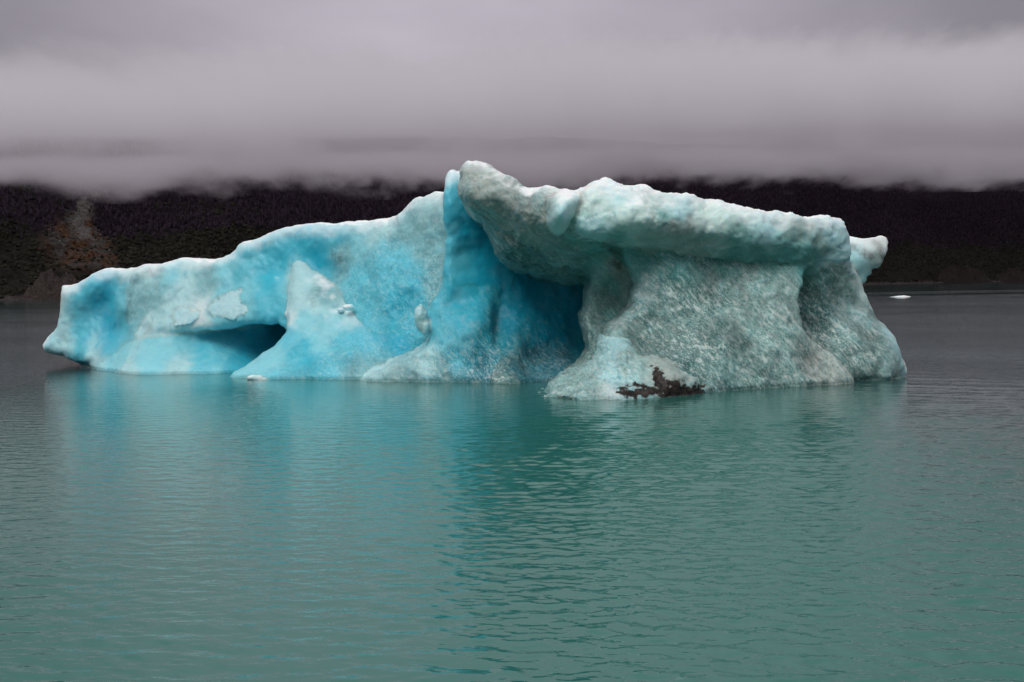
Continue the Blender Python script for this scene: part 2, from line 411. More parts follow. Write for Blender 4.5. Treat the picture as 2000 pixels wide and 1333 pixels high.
  poly=[(1640,462,63.4),(1664,460,63.4),(1685,462,63.5),(1702,461,63.5),(1722,458,63.6),(1736,463,63.7),(1737,474,63.7),(1729,490,63.7),(1718,502,63.7),(1716,512,63.6),(1713,520,63.6),(1702,523,63.5),(1706,532,63.5),(1699,540,63.4),(1702,548,63.4),(1690,560,63.3),(1660,560,63.2)],
  front=[(1670,470,63.6),(1700,480,63.0),(1730,466,63.6),(1700,530,63.3),(1680,510,63.1)],
  cols=[(1670,470,'W',.1),(1700,470,'N',.2),(1725,470,'N',.3),(1680,500,'P',.1),(1690,530,'P',.1)]),
]
# small pieces that stand proud of the walls: broken flakes, a white nub, snow-white crumbs
FLAKES = [  # outline (u, v), distance of its face, thickness, tint
 ([(395,585),(412,575),(440,570),(460,566),(462,585),(470,592),(483,606),(478,614),(462,617),(458,624),(440,618),(412,616),(398,608)], 74.35, 'W'),
 ([(330,592),(345,597),(362,612),(385,610),(382,622),(366,634),(352,640),(340,632),(322,622)], 74.9, 'W'),
 ([(250,660),(262,640),(275,625),(292,612),(300,628),(288,640),(282,655),(262,664)], 76.2, 'W'),
]
NUBS = [((823,622), 65.1, (0.36, 0.6, 0.72), 'P'), ((832,642), 65.0, (0.26, 0.5, 0.42), 'P'),
        ((680,601), 69.7, (0.34, 0.35, 0.2), 'W'), ((666,606), 70.3, (0.2, 0.25, 0.12), 'W'), ((494,740), 67.2, (0.36, 0.5, 0.2), 'W'), ((514,742), 67.2, (0.32, 0.4, 0.12), 'W')]

H = 0.085
BX = np.array([-34, -28, -20, -12, -6, 0, 4, 8, 12, 16, 20, 24.0])
BY = np.array([79.5, 78.5, 71.5, 66.5, 64, 59.5, 54.5, 54.0, 56, 58.5, 60.5, 62.0])
gx = np.arange(-32.5, 22.0, H).astype(np.float32)
gz = np.arange(-0.9, 12.0, H).astype(np.float32)
yy = [-3.2]
while yy[-1] < 20.5:
    yy.append(yy[-1] + (H if yy[-1] < 11.5 else min(0.6, H + (yy[-1] - 11.5) * 0.2)))
gy = np.array(yy, np.float32)
base = np.interp(gx, BX, BY).astype(np.float32)
XX, ZZ = np.meshgrid(gx, gz, indexing='ij')
# roughness of the outlines
wxn = fbm(stack(XX * 0.55, ZZ * 0.55, 3.1), 5, 0.5) * 0.20
wzn = fbm(stack(XX * 0.55, ZZ * 0.55, 9.7), 5, 0.5) * 0.20
jag = fbm(stack(XX * 2.2, ZZ * 2.2, 5.5), 4, 0.65) * 0.20


def worley(p, seed=0):
    """distance to the nearest scattered point, and the gap to the second"""
    p = np.asarray(p, np.float32)
    i = np.floor(p).astype(np.int64)
    f1 = np.full(len(p), 9.0, np.float32); f2 = f1.copy()
    for dx in (-1, 0, 1):
        for dy in (-1, 0, 1):
            for dz in (-1, 0, 1):
                c = i + np.array([dx, dy, dz])
                h = _PERM[_PERM[_PERM[(c[:, 0] + seed) & 255] + (c[:, 1] & 255)] + (c[:, 2] & 255)]
                q = c + 0.5 + 0.45 * _G[h] * 1.1
                d = ((p - q) ** 2).sum(1)
                m = d < f1
                f2 = np.where(m, f1, np.minimum(f2, d)); f1 = np.where(m, d, f1)
    return np.sqrt(f1), np.sqrt(f2)


field = np.full((len(gx), len(gy), len(gz)), 3.0, np.float32)
owner = np.full(field.shape, -1, np.int8)


def put(pi, sl, f, k):
    """smooth union of a new mass into the slab sl of the grid"""
    old = field[sl]
    new = smin(old, f, k)
    own = owner[sl]
    own[f < old] = pi
    field[sl] = new


for pi, p in enumerate(PARTS):
    poly = [tuple(pix(*q)[[0, 2]]) for q in p['poly']]
    fp = [pix(*q) for q in p['front']]
    p['ff'] = rbf([(q[0], q[2]) for q in fp], [q[1] for q in fp])
    pad = 1.2
    i0, i1 = np.searchsorted(gx, [min(q[0] for q in poly) - pad, max(q[0] for q in poly) + pad])
    j1 = np.searchsorted(gz, max(q[1] for q in poly) + pad)
    x2, z2 = XX[i0:i1, :j1], ZZ[i0:i1, :j1]
    pd = poly_sd(x2 + wxn[i0:i1, :j1], z2 + wzn[i0:i1, :j1], poly).astype(np.float32)
    fr = p['ff'](x2, z2).astype(np.float32)
    fr = fr + fbm(stack(x2 * 0.35, z2 * 0.35, pi * 3.3 + 0.5), 4, 0.5) * 0.38
    Y = base[i0:i1, None] + gy[None, :]
    a = (fr[:, None, :] - Y[:, :, None]) * 0.85
    b = Y[:, :, None] - (fr + p['th'])[:, None, :]
    f = smax(np.broadcast_to(pd[:, None, :], a.shape), a, p['k'])
    f = smax(f, b, min(2.0, p['th'] * 0.25))
    put(pi, np.s_[i0:i1, :, :j1], f.astype(np.float32), 0.8 if p['name'] in ('inner_slope', 'middle_slope', 'left_foot') else 0.3)

# hidden core that joins the masses behind the cave
# flakes and nubs
FL0 = len(PARTS)
for fi, (pl, Yf, tnt) in enumerate(FLAKES):
    poly = [tuple(pix(u, v, Yf)[[0, 2]]) for u, v in pl]
    i0, i1 = np.searchsorted(gx, [min(q[0] for q in poly) - .5, max(q[0] for q in poly) + .5])
    x2, z2 = XX[i0:i1], ZZ[i0:i1]
    pd = poly_sd(x2 + wxn[i0:i1] * 0.8 + jag[i0:i1], z2 + wzn[i0:i1] * 0.8 + jag[i0:i1], poly).astype(np.float32)
    # the flake follows the surface it peels from
    host = PARTS[2] if fi >= 3 else PARTS[0]
    fr = host['ff'](x2, z2).astype(np.float32) + fbm(stack(x2 * 0.35, z2 * 0.35, PARTS.index(host) * 3.3 + 0.5), 4, 0.5) * 0.38
    cxm = np.mean([q[0] for q in poly]); czm = np.mean([q[1] for q in poly]); ex_ = np.ptp([q[0] for q in poly]); ez_ = np.ptp([q[1] for q in poly])
    ramp_ = np.clip(0.5 + 0.55 * (x2 - cxm) / ex_ - 0.65 * (z2 - czm) / ez_, 0, 1)      # tapers out up and to the left
    fr = fr + 0.02 - 0.14 * ramp_
    Y = base[i0:i1, None] + gy[None, :]
    a = fr[:, None, :] - Y[:, :, None]
    f = smax(smax(np.broadcast_to(pd[:, None, :], a.shape), a, 0.08), -a - 1.2, 0.2)
    put(FL0 + fi, np.s_[i0:i1], f.astype(np.float32), 0.06)
for ni, ((u, v), Yn, rad, tnt) in enumerate(NUBS):
    c = pix(u, v, Yn + rad[1] * 0.8)
    i0, i1 = np.searchsorted(gx, [c[0] - rad[0] * 2, c[0] + rad[0] * 2])
    x3 = (gx[i0:i1] - c[0])[:, None, None]
    y3 = (base[i0:i1, None] + gy[None])[:, :, None] - c[1]
    z3 = (gz - c[2])[None, None]
    q = np.sqrt((x3 / rad[0]) ** 2 + (y3 / rad[1]) ** 2 + (z3 / rad[2]) ** 2)
    Y3 = np.broadcast_to(x3, q.shape), np.broadcast_to(y3, q.shape), np.broadcast_to(z3, q.shape)
    near = q < 2.5
    nz_ = np.zeros(q.shape, np.float32)
    nz_[near] = fbm(np.stack([a_[near] for a_ in Y3], -1) * 2.6, 3, 0.6, seed=ni * 7.0)
    f = (q - 1 + (0.22 if ni < 2 else 0.38) * nz_) * min(rad)
    put(FL0 + len(FLAKES) + ni, np.s_[i0:i1], f.astype(np.float32), 0.12)

# close the volume at the grid's border
field[0] = field[-1] = 1.0
field[:, 0] = field[:, -1] = 1.0
field[:, :, 0] = field[:, :, -1] = 1.0


def surface_nets(f):
    s = f < 0
    act = np.zeros(tuple(n - 1 for n in f.shape), np.int8)
    for dx in (0, 1):
        for dy in (0, 1):
            for dz in (0, 1):
                act += s[dx:f.shape[0] - 1 + dx, dy:f.shape[1] - 1 + dy, dz:f.shape[2] - 1 + dz]
    idx = np.argwhere((act > 0) & (act < 8))
    vid = np.full(act.shape, -1, np.int32)
    vid[tuple(idx.T)] = np.arange(len(idx))
    pos = np.zeros((len(idx), 3)); cnt = np.zeros(len(idx))
    cor = [(a, b, c) for a in (0, 1) for b in (0, 1) for c in (0, 1)]
    val = {c: f[idx[:, 0] + c[0], idx[:, 1] + c[1], idx[:, 2] + c[2]] for c in cor}
    for c in cor:
        for ax in range(3):
            if c[ax]:
                continue
            d = list(c); d[ax] = 1; d = tuple(d)
            m = (val[c] < 0) != (val[d] < 0)
            t = np.where(m, val[c] / (val[c] - val[d] + 1e-12), 0)
            e = np.array(c, float)[None] + np.zeros((len(idx), 1))
            e[:, ax] += t
            pos[m] += e[m]
            cnt[m] += 1
    pos = idx + pos / cnt[:, None]
    quads = []
    for ax in range(3):
        sl0 = [slice(None)] * 3; sl1 = [slice(None)] * 3
        sl0[ax] = slice(0, -1); sl1[ax] = slice(1, None)
        A, B = s[tuple(sl0)], s[tuple(sl1)]
        e = np.argwhere(A != B)
        o1, o2 = [(1, 2), (2, 0), (0, 1)][ax]
        ok = (e[:, o1] > 0) & (e[:, o2] > 0) & (e[:, o1] < f.shape[o1] - 1) & (e[:, o2] < f.shape[o2] - 1)
        e = e[ok]
        ins = A[tuple(e.T)]
        def g(a, b):
            q = e.copy(); q[:, o1] -= a; q[:, o2] -= b
            return vid[tuple(q.T)]
        q = np.stack([g(1, 1), g(0, 1), g(0, 0), g(1, 0)], 1)
        q[~ins] = q[~ins][:, ::-1]
        quads.append(q)
    return pos, np.concatenate(quads), idx


def grad_interp(arr, pos):
    i = np.clip(np.floor(pos).astype(int), 0, np.array(arr.shape) - 2)
    t = pos - i
    o = 0
    for a in (0, 1):
        for b in (0, 1):
            for c in (0, 1):
                wgt = (t[:, 0] if a else 1 - t[:, 0]) * (t[:, 1] if b else 1 - t[:, 1]) * (t[:, 2] if c else 1 - t[:, 2])
                o = o + wgt * arr[i[:, 0] + a, i[:, 1] + b, i[:, 2] + c]
    return o


gp, quads, cells = surface_nets(field)
vx = np.interp(gp[:, 0], np.arange(len(gx)), gx)
vy = np.interp(gp[:, 1], np.arange(len(gy)), gy) + np.interp(vx, BX, BY)
vz = np.interp(gp[:, 2], np.arange(len(gz)), gz)
V = np.stack([vx, vy, vz], 1)


def vert_normals(V, Q):
    n = np.cross(V[Q[:, 2]] - V[Q[:, 0]], V[Q[:, 3]] - V[Q[:, 1]])
    out = np.zeros_like(V)
    for k in range(4):
        for c in range(3):
            out[:, c] += np.bincount(Q[:, k], n[:, c], len(V))
    return out / (np.linalg.norm(out, axis=1)[:, None] + 1e-9)


# light smoothing, then relief along the normal
own_v = owner[cells[:, 0], cells[:, 1], cells[:, 2]].astype(int)
E = np.concatenate([quads[:, [0, 1]], quads[:, [1, 2]], quads[:, [2, 3]], quads[:, [3, 0]]])
deg = np.bincount(E.ravel(), minlength=len(V)).astype(float)
for it in range(1):
    acc = np.zeros_like(V)
    for c in range(3):
        acc[:, c] = np.bincount(E[:, 0], V[E[:, 1], c], len(V)) + np.bincount(E[:, 1], V[E[:, 0], c], len(V))
    V = V * 0.5 + 0.5 * acc / deg[:, None]
N = vert_normals(V, quads)

# ------ per-vertex ice kind: tint + grain
tint = np.zeros((len(V), 3)); grain = np.zeros(len(V))
warp = np.stack([fbm(V * 0.45, 4, 0.55, seed=2.0), fbm(V * 0.45, 4, 0.55, seed=31.0)], 1) * 0.6
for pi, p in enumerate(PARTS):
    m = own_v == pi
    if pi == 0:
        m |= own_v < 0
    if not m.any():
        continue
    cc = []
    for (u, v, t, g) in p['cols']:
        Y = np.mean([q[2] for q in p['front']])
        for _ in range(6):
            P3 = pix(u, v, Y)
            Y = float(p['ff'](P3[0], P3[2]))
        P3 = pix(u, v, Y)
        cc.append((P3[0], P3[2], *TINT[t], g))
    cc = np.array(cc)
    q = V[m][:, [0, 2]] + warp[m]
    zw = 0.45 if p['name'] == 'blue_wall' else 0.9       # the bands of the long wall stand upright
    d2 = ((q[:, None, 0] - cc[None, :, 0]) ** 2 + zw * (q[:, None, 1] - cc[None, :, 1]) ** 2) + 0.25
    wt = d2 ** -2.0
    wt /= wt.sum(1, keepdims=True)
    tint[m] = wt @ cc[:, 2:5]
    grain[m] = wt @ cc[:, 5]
for fi, (pl, Yf, tnt) in enumerate(FLAKES):
    tint[own_v == FL0 + fi] = 0.45 * np.array(TINT[tnt]) + 0.55 * np.array(TINT['L']); grain[own_v == FL0 + fi] = 0.15
for ni, nb in enumerate(NUBS):
    tint[own_v == FL0 + len(FLAKES) + ni] = TINT[nb[3]]

# weathered white crust on what faces up near the crest
crust_glow = sstep(N[:, 2] + 0.10 * fbm(V * 1.2, 3, 0.5, seed=3.0), 0.72, 0.97) * sstep(V[:, 2], 2.2, 4.5)

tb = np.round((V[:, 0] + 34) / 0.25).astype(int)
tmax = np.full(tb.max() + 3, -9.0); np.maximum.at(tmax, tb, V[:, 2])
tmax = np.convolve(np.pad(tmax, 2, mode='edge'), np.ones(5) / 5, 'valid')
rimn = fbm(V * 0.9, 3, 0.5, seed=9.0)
crust_glow = np.maximum(crust_glow, 0.62 * sstep(V[:, 2] + 0.35 * rimn, tmax[tb] - 1.1, tmax[tb] - 0.05))  # pale rim: weathering plus painted glow of light through the thin crest

# relief: lumps and melt scallops, stronger on the grainy ice, running down to the right
dirn = np.array([0.62, 0.25, -0.74]); dirn /= np.linalg.norm(dirn)
e1 = np.cross(dirn, [0, 1, 0]); e1 /= np.linalg.norm(e1)
e2 = np.cross(dirn, e1)
L = np.stack([V @ dirn * 0.45, V @ e1 * 1.7, V @ e2 * 1.7], 1)
rel = fbm(V * 0.8, 3, 0.45, seed=5.0) * 0.055 + fbm(L, 3, 0.55, seed=8.0) * 0.06 * np.clip(grain * 1.3, 0, 1)
rel += fbm(V * 3.2, 2, 0.5, seed=12.0) * 0.02
rel += (own_v == [q['name'] for q in PARTS].index('dirty_foot')) * np.abs(fbm(L * 1.6, 3, 0.6, seed=2.0)) * 0.16
# melt scallops: shallow dishes that meet in crisp ridges
wp = V + 0.35 * np.stack([fbm(V * 0.9, 3, 0.5, seed=41.0), fbm(V * 0.9, 3, 0.5, seed=51.0), fbm(V * 0.9, 3, 0.5, seed=61.0)], 1)
a1, _ = worley(wp * 0.62)
rel += (a1 ** 2 - 0.3) * 0.15
LW = np.stack([wp @ dirn * 0.8, wp @ e1 * 2.0, wp @ e2 * 2.0], 1)
a2, _ = worley(LW, 17)
rel += (a2 ** 2 - 0.3) * 0.11 * np.clip(grain * 1.4, 0, 1)
crumb = (own_v == [q['name'] for q in PARTS].index('overhang')) | (own_v == [q['name'] for q in PARTS].index('dirty_foot')) | (own_v == [q['name'] for q in PARTS].index('top_slab'))
a3, b3 = worley(wp * 1.25, 31)
rel *= np.where(crumb, 1.0, 0.45 + 0.55 * np.clip(grain * 2, 0, 1))      # clear ice is smoother
rel += crumb * (0.05 * fbm(V * 1.7, 3, 0.55, seed=14.0) + (a3 ** 2 - 0.3) * 0.17 + (a1 ** 2 - 0.3) * 0.10 - 0.05 * sstep(b3 - a3, 0.10, 0.0))
rel -= 0.07 * np.exp(-((V[:, 2] - 0.04) / 0.12) ** 2)          # melt notch at the waterline
V = V + N * rel[:, None]
N = vert_normals(V, quads)

# ------ materials
def ice_material():
    m, t = material('glacier_ice')
    geo = t.n('ShaderNodeNewGeometry')
    pos = t.n('ShaderNodeTexCoord').outputs['Object']
    tin = t.n('ShaderNodeAttribute', _attribute_name='ice_tint').outputs['Color']
    gr = t.n('ShaderNodeAttribute', _attribute_name='grain').outputs['Fac']
    cr = t.n('ShaderNodeAttribute', _attribute_name='crust_glow').outputs['Fac']
    # flecks of bubbly ice, drawn out down to the right
    r1 = t.mapping(pos, rot=(0, math.radians(-50), 0))
    st = t.mapping(r1, scale=(0.9, 1.6, 2.6))
    f1 = t.noise(st, 2.6, 5.0, 0.66)
    st2 = t.mapping(r1, scale=(0.8, 1.4, 2.2), loc=(3, 1, 7))
    f2 = t.noise(st2, 9.0, 3.0, 0.6)
    fleck = t.math('ADD', t.rng(f1, 0.52, 0.62), t.math('MULTIPLY', t.rng(f2, 0.53, 0.62), 0.75), clamp=True)
    fleck = t.math('MULTIPLY', fleck, t.rng(t.noise(t.mapping(pos, loc=(7, 3, 1)), 0.55, 3.0, 0.5), 0.35, 0.62, 0.45, 1.0))
    dark = t.rng(t.math('ADD', t.math('MULTIPLY', f1, 0.5), t.math('MULTIPLY', f2, 0.5)), 0.40, 0.49, 1.0, 0.0)
    lum = t.mix(1.0, tin, (0.62, 0.62, 0.62), blend='MIX')
    pale = t.mix(0.8, tin, (0.66, 0.74, 0.71))
    c = t.mix(t.math('MULTIPLY', fleck, t.math('MULTIPLY', gr, 0.95)), tin, pale)
    deep = t.mix(1.0, tin, (0.36, 0.56, 0.58), blend='MULTIPLY')
    c = t.mix(t.math('MULTIPLY', dark, t.math('MULTIPLY', gr, 0.9)), c, deep)
    big = t.noise(t.mapping(r1, scale=(0.35, 0.8, 0.8)), 1.0, 3.0, 0.55)
    kk = t.rng(big, 0.36, 0.64, 0.74, 1.24)
    kk = t.mix(gr, 1.0, kk, typ='FLOAT')
    c = t.mix(1.0, c, t.n('ShaderNodeCombineXYZ', X=kk, Y=kk, Z=kk).outputs[0], blend='MULTIPLY')
    # soft clouding everywhere
    n3 = t.noise(pos, 0.9, 6.0, 0.6)
    c = t.mix(t.rng(n3, 0.48, 0.75, 0.0, 0.22), c, t.mix(0.5, c, (0.75, 0.86, 0.88)))
    vert = t.mapping(pos, scale=(1.6, 1.6, 0.28))
    n4 = t.noise(vert, 1.3, 4.0, 0.6)
    c = t.mix(t.rng(n4, 0.5, 0.72, 0.0, 0.30), c, t.mix(1.0, c, (0.55, 0.82, 0.93), blend='MULTIPLY'))
    # silt
    n5 = t.noise(pos, 2.6, 7.0, 0.7)
    dm = t.n('ShaderNodeAttribute', _attribute_name='silt').outputs['Fac']
    sil = t.math('MULTIPLY', t.rng(t.math('ADD', t.math('MULTIPLY', n5, 1.5), t.math('MULTIPLY', dm, 0.95)), 0.96, 1.45), t.rng(dm, 0.02, 0.3), clamp=True)
    c = t.mix(sil, c, t.mix(t.rng(n5, 0.4, 0.65), (0.012, 0.009, 0.008), (0.050, 0.038, 0.032)))
    stn_ = t.n('ShaderNodeAttribute', _attribute_name='stain').outputs['Fac']
    c = t.mix(t.math('MULTIPLY', stn_, t.rng(n5, 0.36, 0.62, 0.15, 1.0)), c, (0.055, 0.044, 0.035))
    # wet band at the waterline
    zs = t.n('ShaderNodeSeparateXYZ', Vector=pos).outputs[2]
    wet = t.rng(t.math('ADD', zs, t.math('MULTIPLY', n3, -0.22)), -0.06, 0.10, 1.0, 0.0)
    c = t.mix(t.math('MULTIPLY', wet, 0.55), c, t.mix(1.0, c, (0.38, 0.5, 0.5), blend='MULTIPLY'))
    # white crust, and the painted glow of the crest
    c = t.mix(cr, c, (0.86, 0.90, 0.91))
    # crystal bump
    vor = t.n('ShaderNodeTexVoronoi', Vector=t.mapping(r1, scale=(1.3, 2.4, 2.4)), Scale=5.5)
    b1 = t.noise(pos, 5.0, 6.0, 0.65)
    hgt = t.math('ADD', t.math('MULTIPLY', b1, 0.5), t.math('MULTIPLY', t.math('MULTIPLY', fleck, gr), 0.35))
    hgt = t.math('ADD', hgt, t.math('MULTIPLY', vor.outputs[0], t.math('MULTIPLY', gr, 0.35)))
    bm = t.n('ShaderNodeBump', Strength=0.6, Distance=0.09, Height=hgt)
    pr = t.n('ShaderNodeBsdfPrincipled', Base__Color=c, Roughness=t.math('SUBTRACT', t.rng(fleck, 0, 1, 0.28, 0.5), t.math('MULTIPLY', wet, 0.18)), IOR=1.31,
             Subsurface__Weight=SSS, Subsurface__Scale=0.35, Normal=bm.outputs[0])
    pr.inputs['Subsurface Radius'].default_value = (0.3, 0.75, 1.0)
    pr.inputs['Specular IOR Level'].default_value = 0.5
    t.n('ShaderNodeOutputMaterial', Surface=pr.outputs[0])
    return m


SSS = 0.8
ICE = ice_material()

# silt streaks, placed on the ice
silt = np.zeros(len(V)); stain = np.zeros(len(V))


def smear(pts, Y, wdt, amt):
    soft = amt < 0.79
    q = [pix(u, v, Y) for u, v in pts]
    for a, b in zip(q[:-1], q[1:]):
        e = b - a; e2_ = e[0] ** 2 + e[2] ** 2
        t = np.clip(((V[:, 0] - a[0]) * e[0] + (V[:, 2] - a[2]) * e[2]) / e2_, 0, 1)
        d = np.hypot(V[:, 0] - a[0] - e[0] * t, V[:, 2] - a[2] - e[2] * t)
        m = np.abs(V[:, 1] - Y) < 3.0
        d = np.abs(d + 0.22 * wdt / 0.3 * fbm(V * 3.5, 3, 0.65, seed=77.0) * (0.6 if soft else 0.8))
        tgt = stain if soft else silt
        tgt[:] = np.maximum(tgt, m * amt * sstep(d, wdt * (1.5 if soft else 1), wdt * 0.2))


smear([(1285,735),(1288,760),(1320,768),(1370,766)], 54.3, 0.50, 1.0)
smear([(1215,765),(1260,766),(1290,762)], 53.6, 0.34, 0.9)
smear([(1300,748),(1325,757),(1350,765)], 54.3, 0.42, 0.9)
smear([(1240,750),(1262,757)], 53.8, 0.15, 0.8)
smear([(1138,376),(1132,395),(1130,415)], 56.8, 0.17, 0.55)
smear([(1180,478),(1205,492),(1212,520)], 59.8, 0.22, 0.7)
smear([(1668,478),(1680,490),(1692,503)], 63.3, 0.2, 0.78)
smear([(1703,465),(1716,480),(1722,500)], 63.3, 0.22, 0.75)
smear([(1080,385),(1070,400)], 57.6, 0.3, 0.4)
smear([(1000,355),(1010,380),(1030,395)], 59.4, 0.5, 0.28)
smear([(258,550),(280,538),(320,527)], 78.4, 0.3, 0.35)
smear([(256,560),(252,600),(250,625)], 78.2, 0.22, 0.32)
smear([(655,498),(662,505)], 73.5, 0.3, 0.5)
smear([(743,428),(741,436)], 72.2, 0.2, 0.6)
smear([(630,555),(612,585)], 71.9, 0.5, 0.28)
smear([(668,500),(650,540)], 73.4, 0.6, 0.22)

berg = empty('iceberg', (0, 60, 0))
tag(berg, 'large turquoise and grey-green iceberg afloat in the foreground, arched over a deep blue cave', 'iceberg')
names = [p['name'] for p in PARTS] + ['flake'] * len(FLAKES) + ['ice_lump'] * len(NUBS)
LAB = {'blue_wall': 'long pale and bright blue ice wall rising to the middle of the berg', 'left_foot': 'low smooth blue foot under the wall beside the small cave',
       'middle_slope': 'light blue apron running down to the water', 'blue_tower': 'tall clear blue ice standing behind the grey overhang', 'inner_slope': 'speckled blue ramp in front of the cave',
       'overhang': 'grey dirty overhang curling over the cave', 'hanging_lobe': 'pale rounded lobe hanging below the rim', 'top_slab': 'whitish green slab along the top right',
       'right_wall': 'broad grey-green streaked wall under the slab', 'rear_wall': 'darker hollow wall set back at the right end', 'inner_pillar': 'dark green pillar at the cave mouth', 'dirty_foot': 'low pale foot with a brown dirt stain', 'horn': 'small pointed horn with dark streaks at the right end'}
own_v[own_v < 0] = 0
fo = own_v[quads]
# a face belongs to the mass most of its corners belong to
fown = np.where((fo[:, 0] == fo[:, 1]) | (fo[:, 0] == fo[:, 2]) | (fo[:, 0] == fo[:, 3]), fo[:, 0], fo[:, 2])
for pi in range(len(names)):
    q = quads[fown == pi]
    if len(q) < 12:
        print('part without faces', names[pi], len(q))
        continue
    vi, inv = np.unique(q, return_inverse=True)
    inv = inv.reshape(q.shape)
    o = mesh_obj(names[pi], V[vi] - np.array([0, 60, 0]), inv, ICE, berg)
    fattr(o, 'ice_tint', tint[vi], True)
    fattr(o, 'grain', grain[vi])
    fattr(o, 'crust_glow', crust_glow[vi])
    fattr(o, 'silt', silt[vi])
    fattr(o, 'stain', stain[vi])
    o.data.normals_split_custom_set_from_vertices(N[vi].tolist())
    if names[pi] in LAB:
        o['label'] = LAB[names[pi]]
print('iceberg verts', len(V))

# ------------------------------------------------------------------ the lake
def lake():
    rows = [-80, -40, -20, -8, 0, 4, 7, 9, 10.5]
    y = 12.0
    while y < 110:
        rows.append(y)
        y += max(0.034, 0.5 * y * y / (CAM_H * FPX / 2) * 0.75)
    while y < 6000:
        rows.append(y)
        y *= 1.05
    ry = np.array(rows)
    nc = 1500
    tt = np.linspace(-1, 1, nc)
    hw = 14 + 0.62 * np.maximum(ry, 0) + np.maximum(ry - 300, 0) * 0.6
    X = tt[None] * hw[:, None]
    Y = np.repeat(ry[:, None], nc, 1)
    dY = np.gradient(ry)
    rs = np.random.RandomState(5)
    Z = np.zeros_like(X)
    # amplitude patches: calm to the left, livelier ahead and to the right
    pat = 0.62 + 0.55 * fbm(stack(X * 0.035 + 3, Y * 0.022, 1.0), 3, 0.5) + 0.5 * sstep(X / np.maximum(Y, 5), -0.22, 0.12)
    pat = np.clip(pat, 0.25, 1.5) * (0.55 + 0.45 * sstep(Y, 60, 30))
    for i in range(76):
        lam = math.exp(rs.uniform(math.log(0.17), math.log(1.0)))
        th = math.radians(rs.normal(82, 38))
        k = 2 * math.pi / lam
        kx, ky = k * math.cos(th), k * math.sin(th)
        slope = 0.0140 * (0.8 + 0.5 * (lam < 1.0))
        att = sstep(lam / dY, 2.5, 6.0)[:, None]
        ph = kx * X + ky * Y + rs.uniform(0, 6.28) + 0.8 * np.sin(0.11 * X + 0.07 * Y + i)
        Z += att * slope / k * np.sin(ph)
    Z *= pat
    # a long boat wake swell fanning out on the right
    for lam, th, a in ((2.2, 62, 0.030), (1.5, 58, 0.022), (1.15, 66, 0.018)):
        k = 2 * math.pi / lam
        th = math.radians(th)
        ph = k * (math.cos(th) * X + math.sin(th) * Y) + 0.9 * np.sin(0.06 * X - 0.05 * Y)
        att = sstep(lam / dY, 2.5, 6.0)[:, None]
        Z += att * a / k * np.sin(ph) * sstep(X, 3, 10) * (0.5 + 0.5 * np.sin(0.21 * X + 0.17 * Y))
    Z[ry < 9] *= 0
    v = np.stack([X, Y, Z], -1).reshape(-1, 3)
    nr = len(ry)
    a = (np.arange(nr - 1)[:, None] * nc + np.arange(nc - 1)[None]).ravel()
    q = np.stack([a, a + 1, a + nc + 1, a + nc], 1)
    m, t = material('glacial_lake_water')
    pos = t.n('ShaderNodeTexCoord').outputs['Object']
    s1 = t.mapping(pos, scale=(0.45, 1.35, 1.0), rot=(0, 0, math.radians(-5)))
    a1 = t.noise(s1, 2.2, 3.0, 0.55)
    s2 = t.mapping(pos, scale=(0.5, 1.6, 1.0), rot=(0, 0, math.radians(9)), loc=(5, 2, 0))
    a2 = t.noise(s2, 7.0, 2.0, 0.5)
    big = t.noise(t.mapping(pos, scale=(0.02, 0.035, 1)), 1.0, 3.0, 0.5)
    hgt = t.math('ADD', t.math('MULTIPLY', a1, 0.060), t.math('MULTIPLY', a2, 0.014))
    # slick bands far out
    sx = t.n('ShaderNodeSeparateXYZ', Vector=pos)
    slick = t.rng(t.noise(t.mapping(pos, scale=(0.0012, 0.012, 1)), 1.0, 2.0, 0.5), 0.48, 0.56)
    far = t.rng(sx.outputs[1], 250, 500)
    calm = t.math('SUBTRACT', 1.0, t.math('MULTIPLY', t.math('MULTIPLY', slick, far), 0.85))
    stn = t.math('MULTIPLY', t.rng(big, 0.3, 0.7, 0.55, 1.0), calm)
    # sheltered water right in front of the ice is smoother; open water either side is ruffled
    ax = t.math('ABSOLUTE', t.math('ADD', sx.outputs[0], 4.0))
    lee = t.math('MULTIPLY', t.rng(ax, 20.0, 30.0, 1.0, 0.0), t.rng(sx.outputs[1], 74.0, 90.0, 1.0, 0.0))
    stn = t.math('MULTIPLY', stn, t.math('SUBTRACT', 1.0, t.math('MULTIPLY', lee, 0.5)))
    # milky meltwater around the berg, with its teal reflection painted into the body colour
    melt_reflect_tint = t.math('MULTIPLY', t.rng(t.math('ADD', ax, t.math('MULTIPLY', big, 6.0)), 12.0, 30.0, 1.0, 0.0), t.rng(sx.outputs[1], 62.0, 95.0, 1.0, 0.0))
    body = t.mix(melt_reflect_tint, (0.020, 0.052, 0.054), (0.022, 0.130, 0.110))
    bm = t.n('ShaderNodeBump', Strength=stn, Distance=1.0, Height=hgt)
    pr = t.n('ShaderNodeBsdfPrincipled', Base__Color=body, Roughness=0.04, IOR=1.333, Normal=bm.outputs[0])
    t.n('ShaderNodeOutputMaterial', Surface=pr.outputs[0])
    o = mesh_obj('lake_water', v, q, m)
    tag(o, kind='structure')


lake()


# ------------------------------------------------------------------ the far shore: hill, forest, scree
def shore_y(X):
    return 1015 + 0.882 * X * (1 - 0.28 * sstep(X, 500, 1500)) + 14 * fbm(stack(X * 0.008, 1.5, 2.5), 3, 0.5)


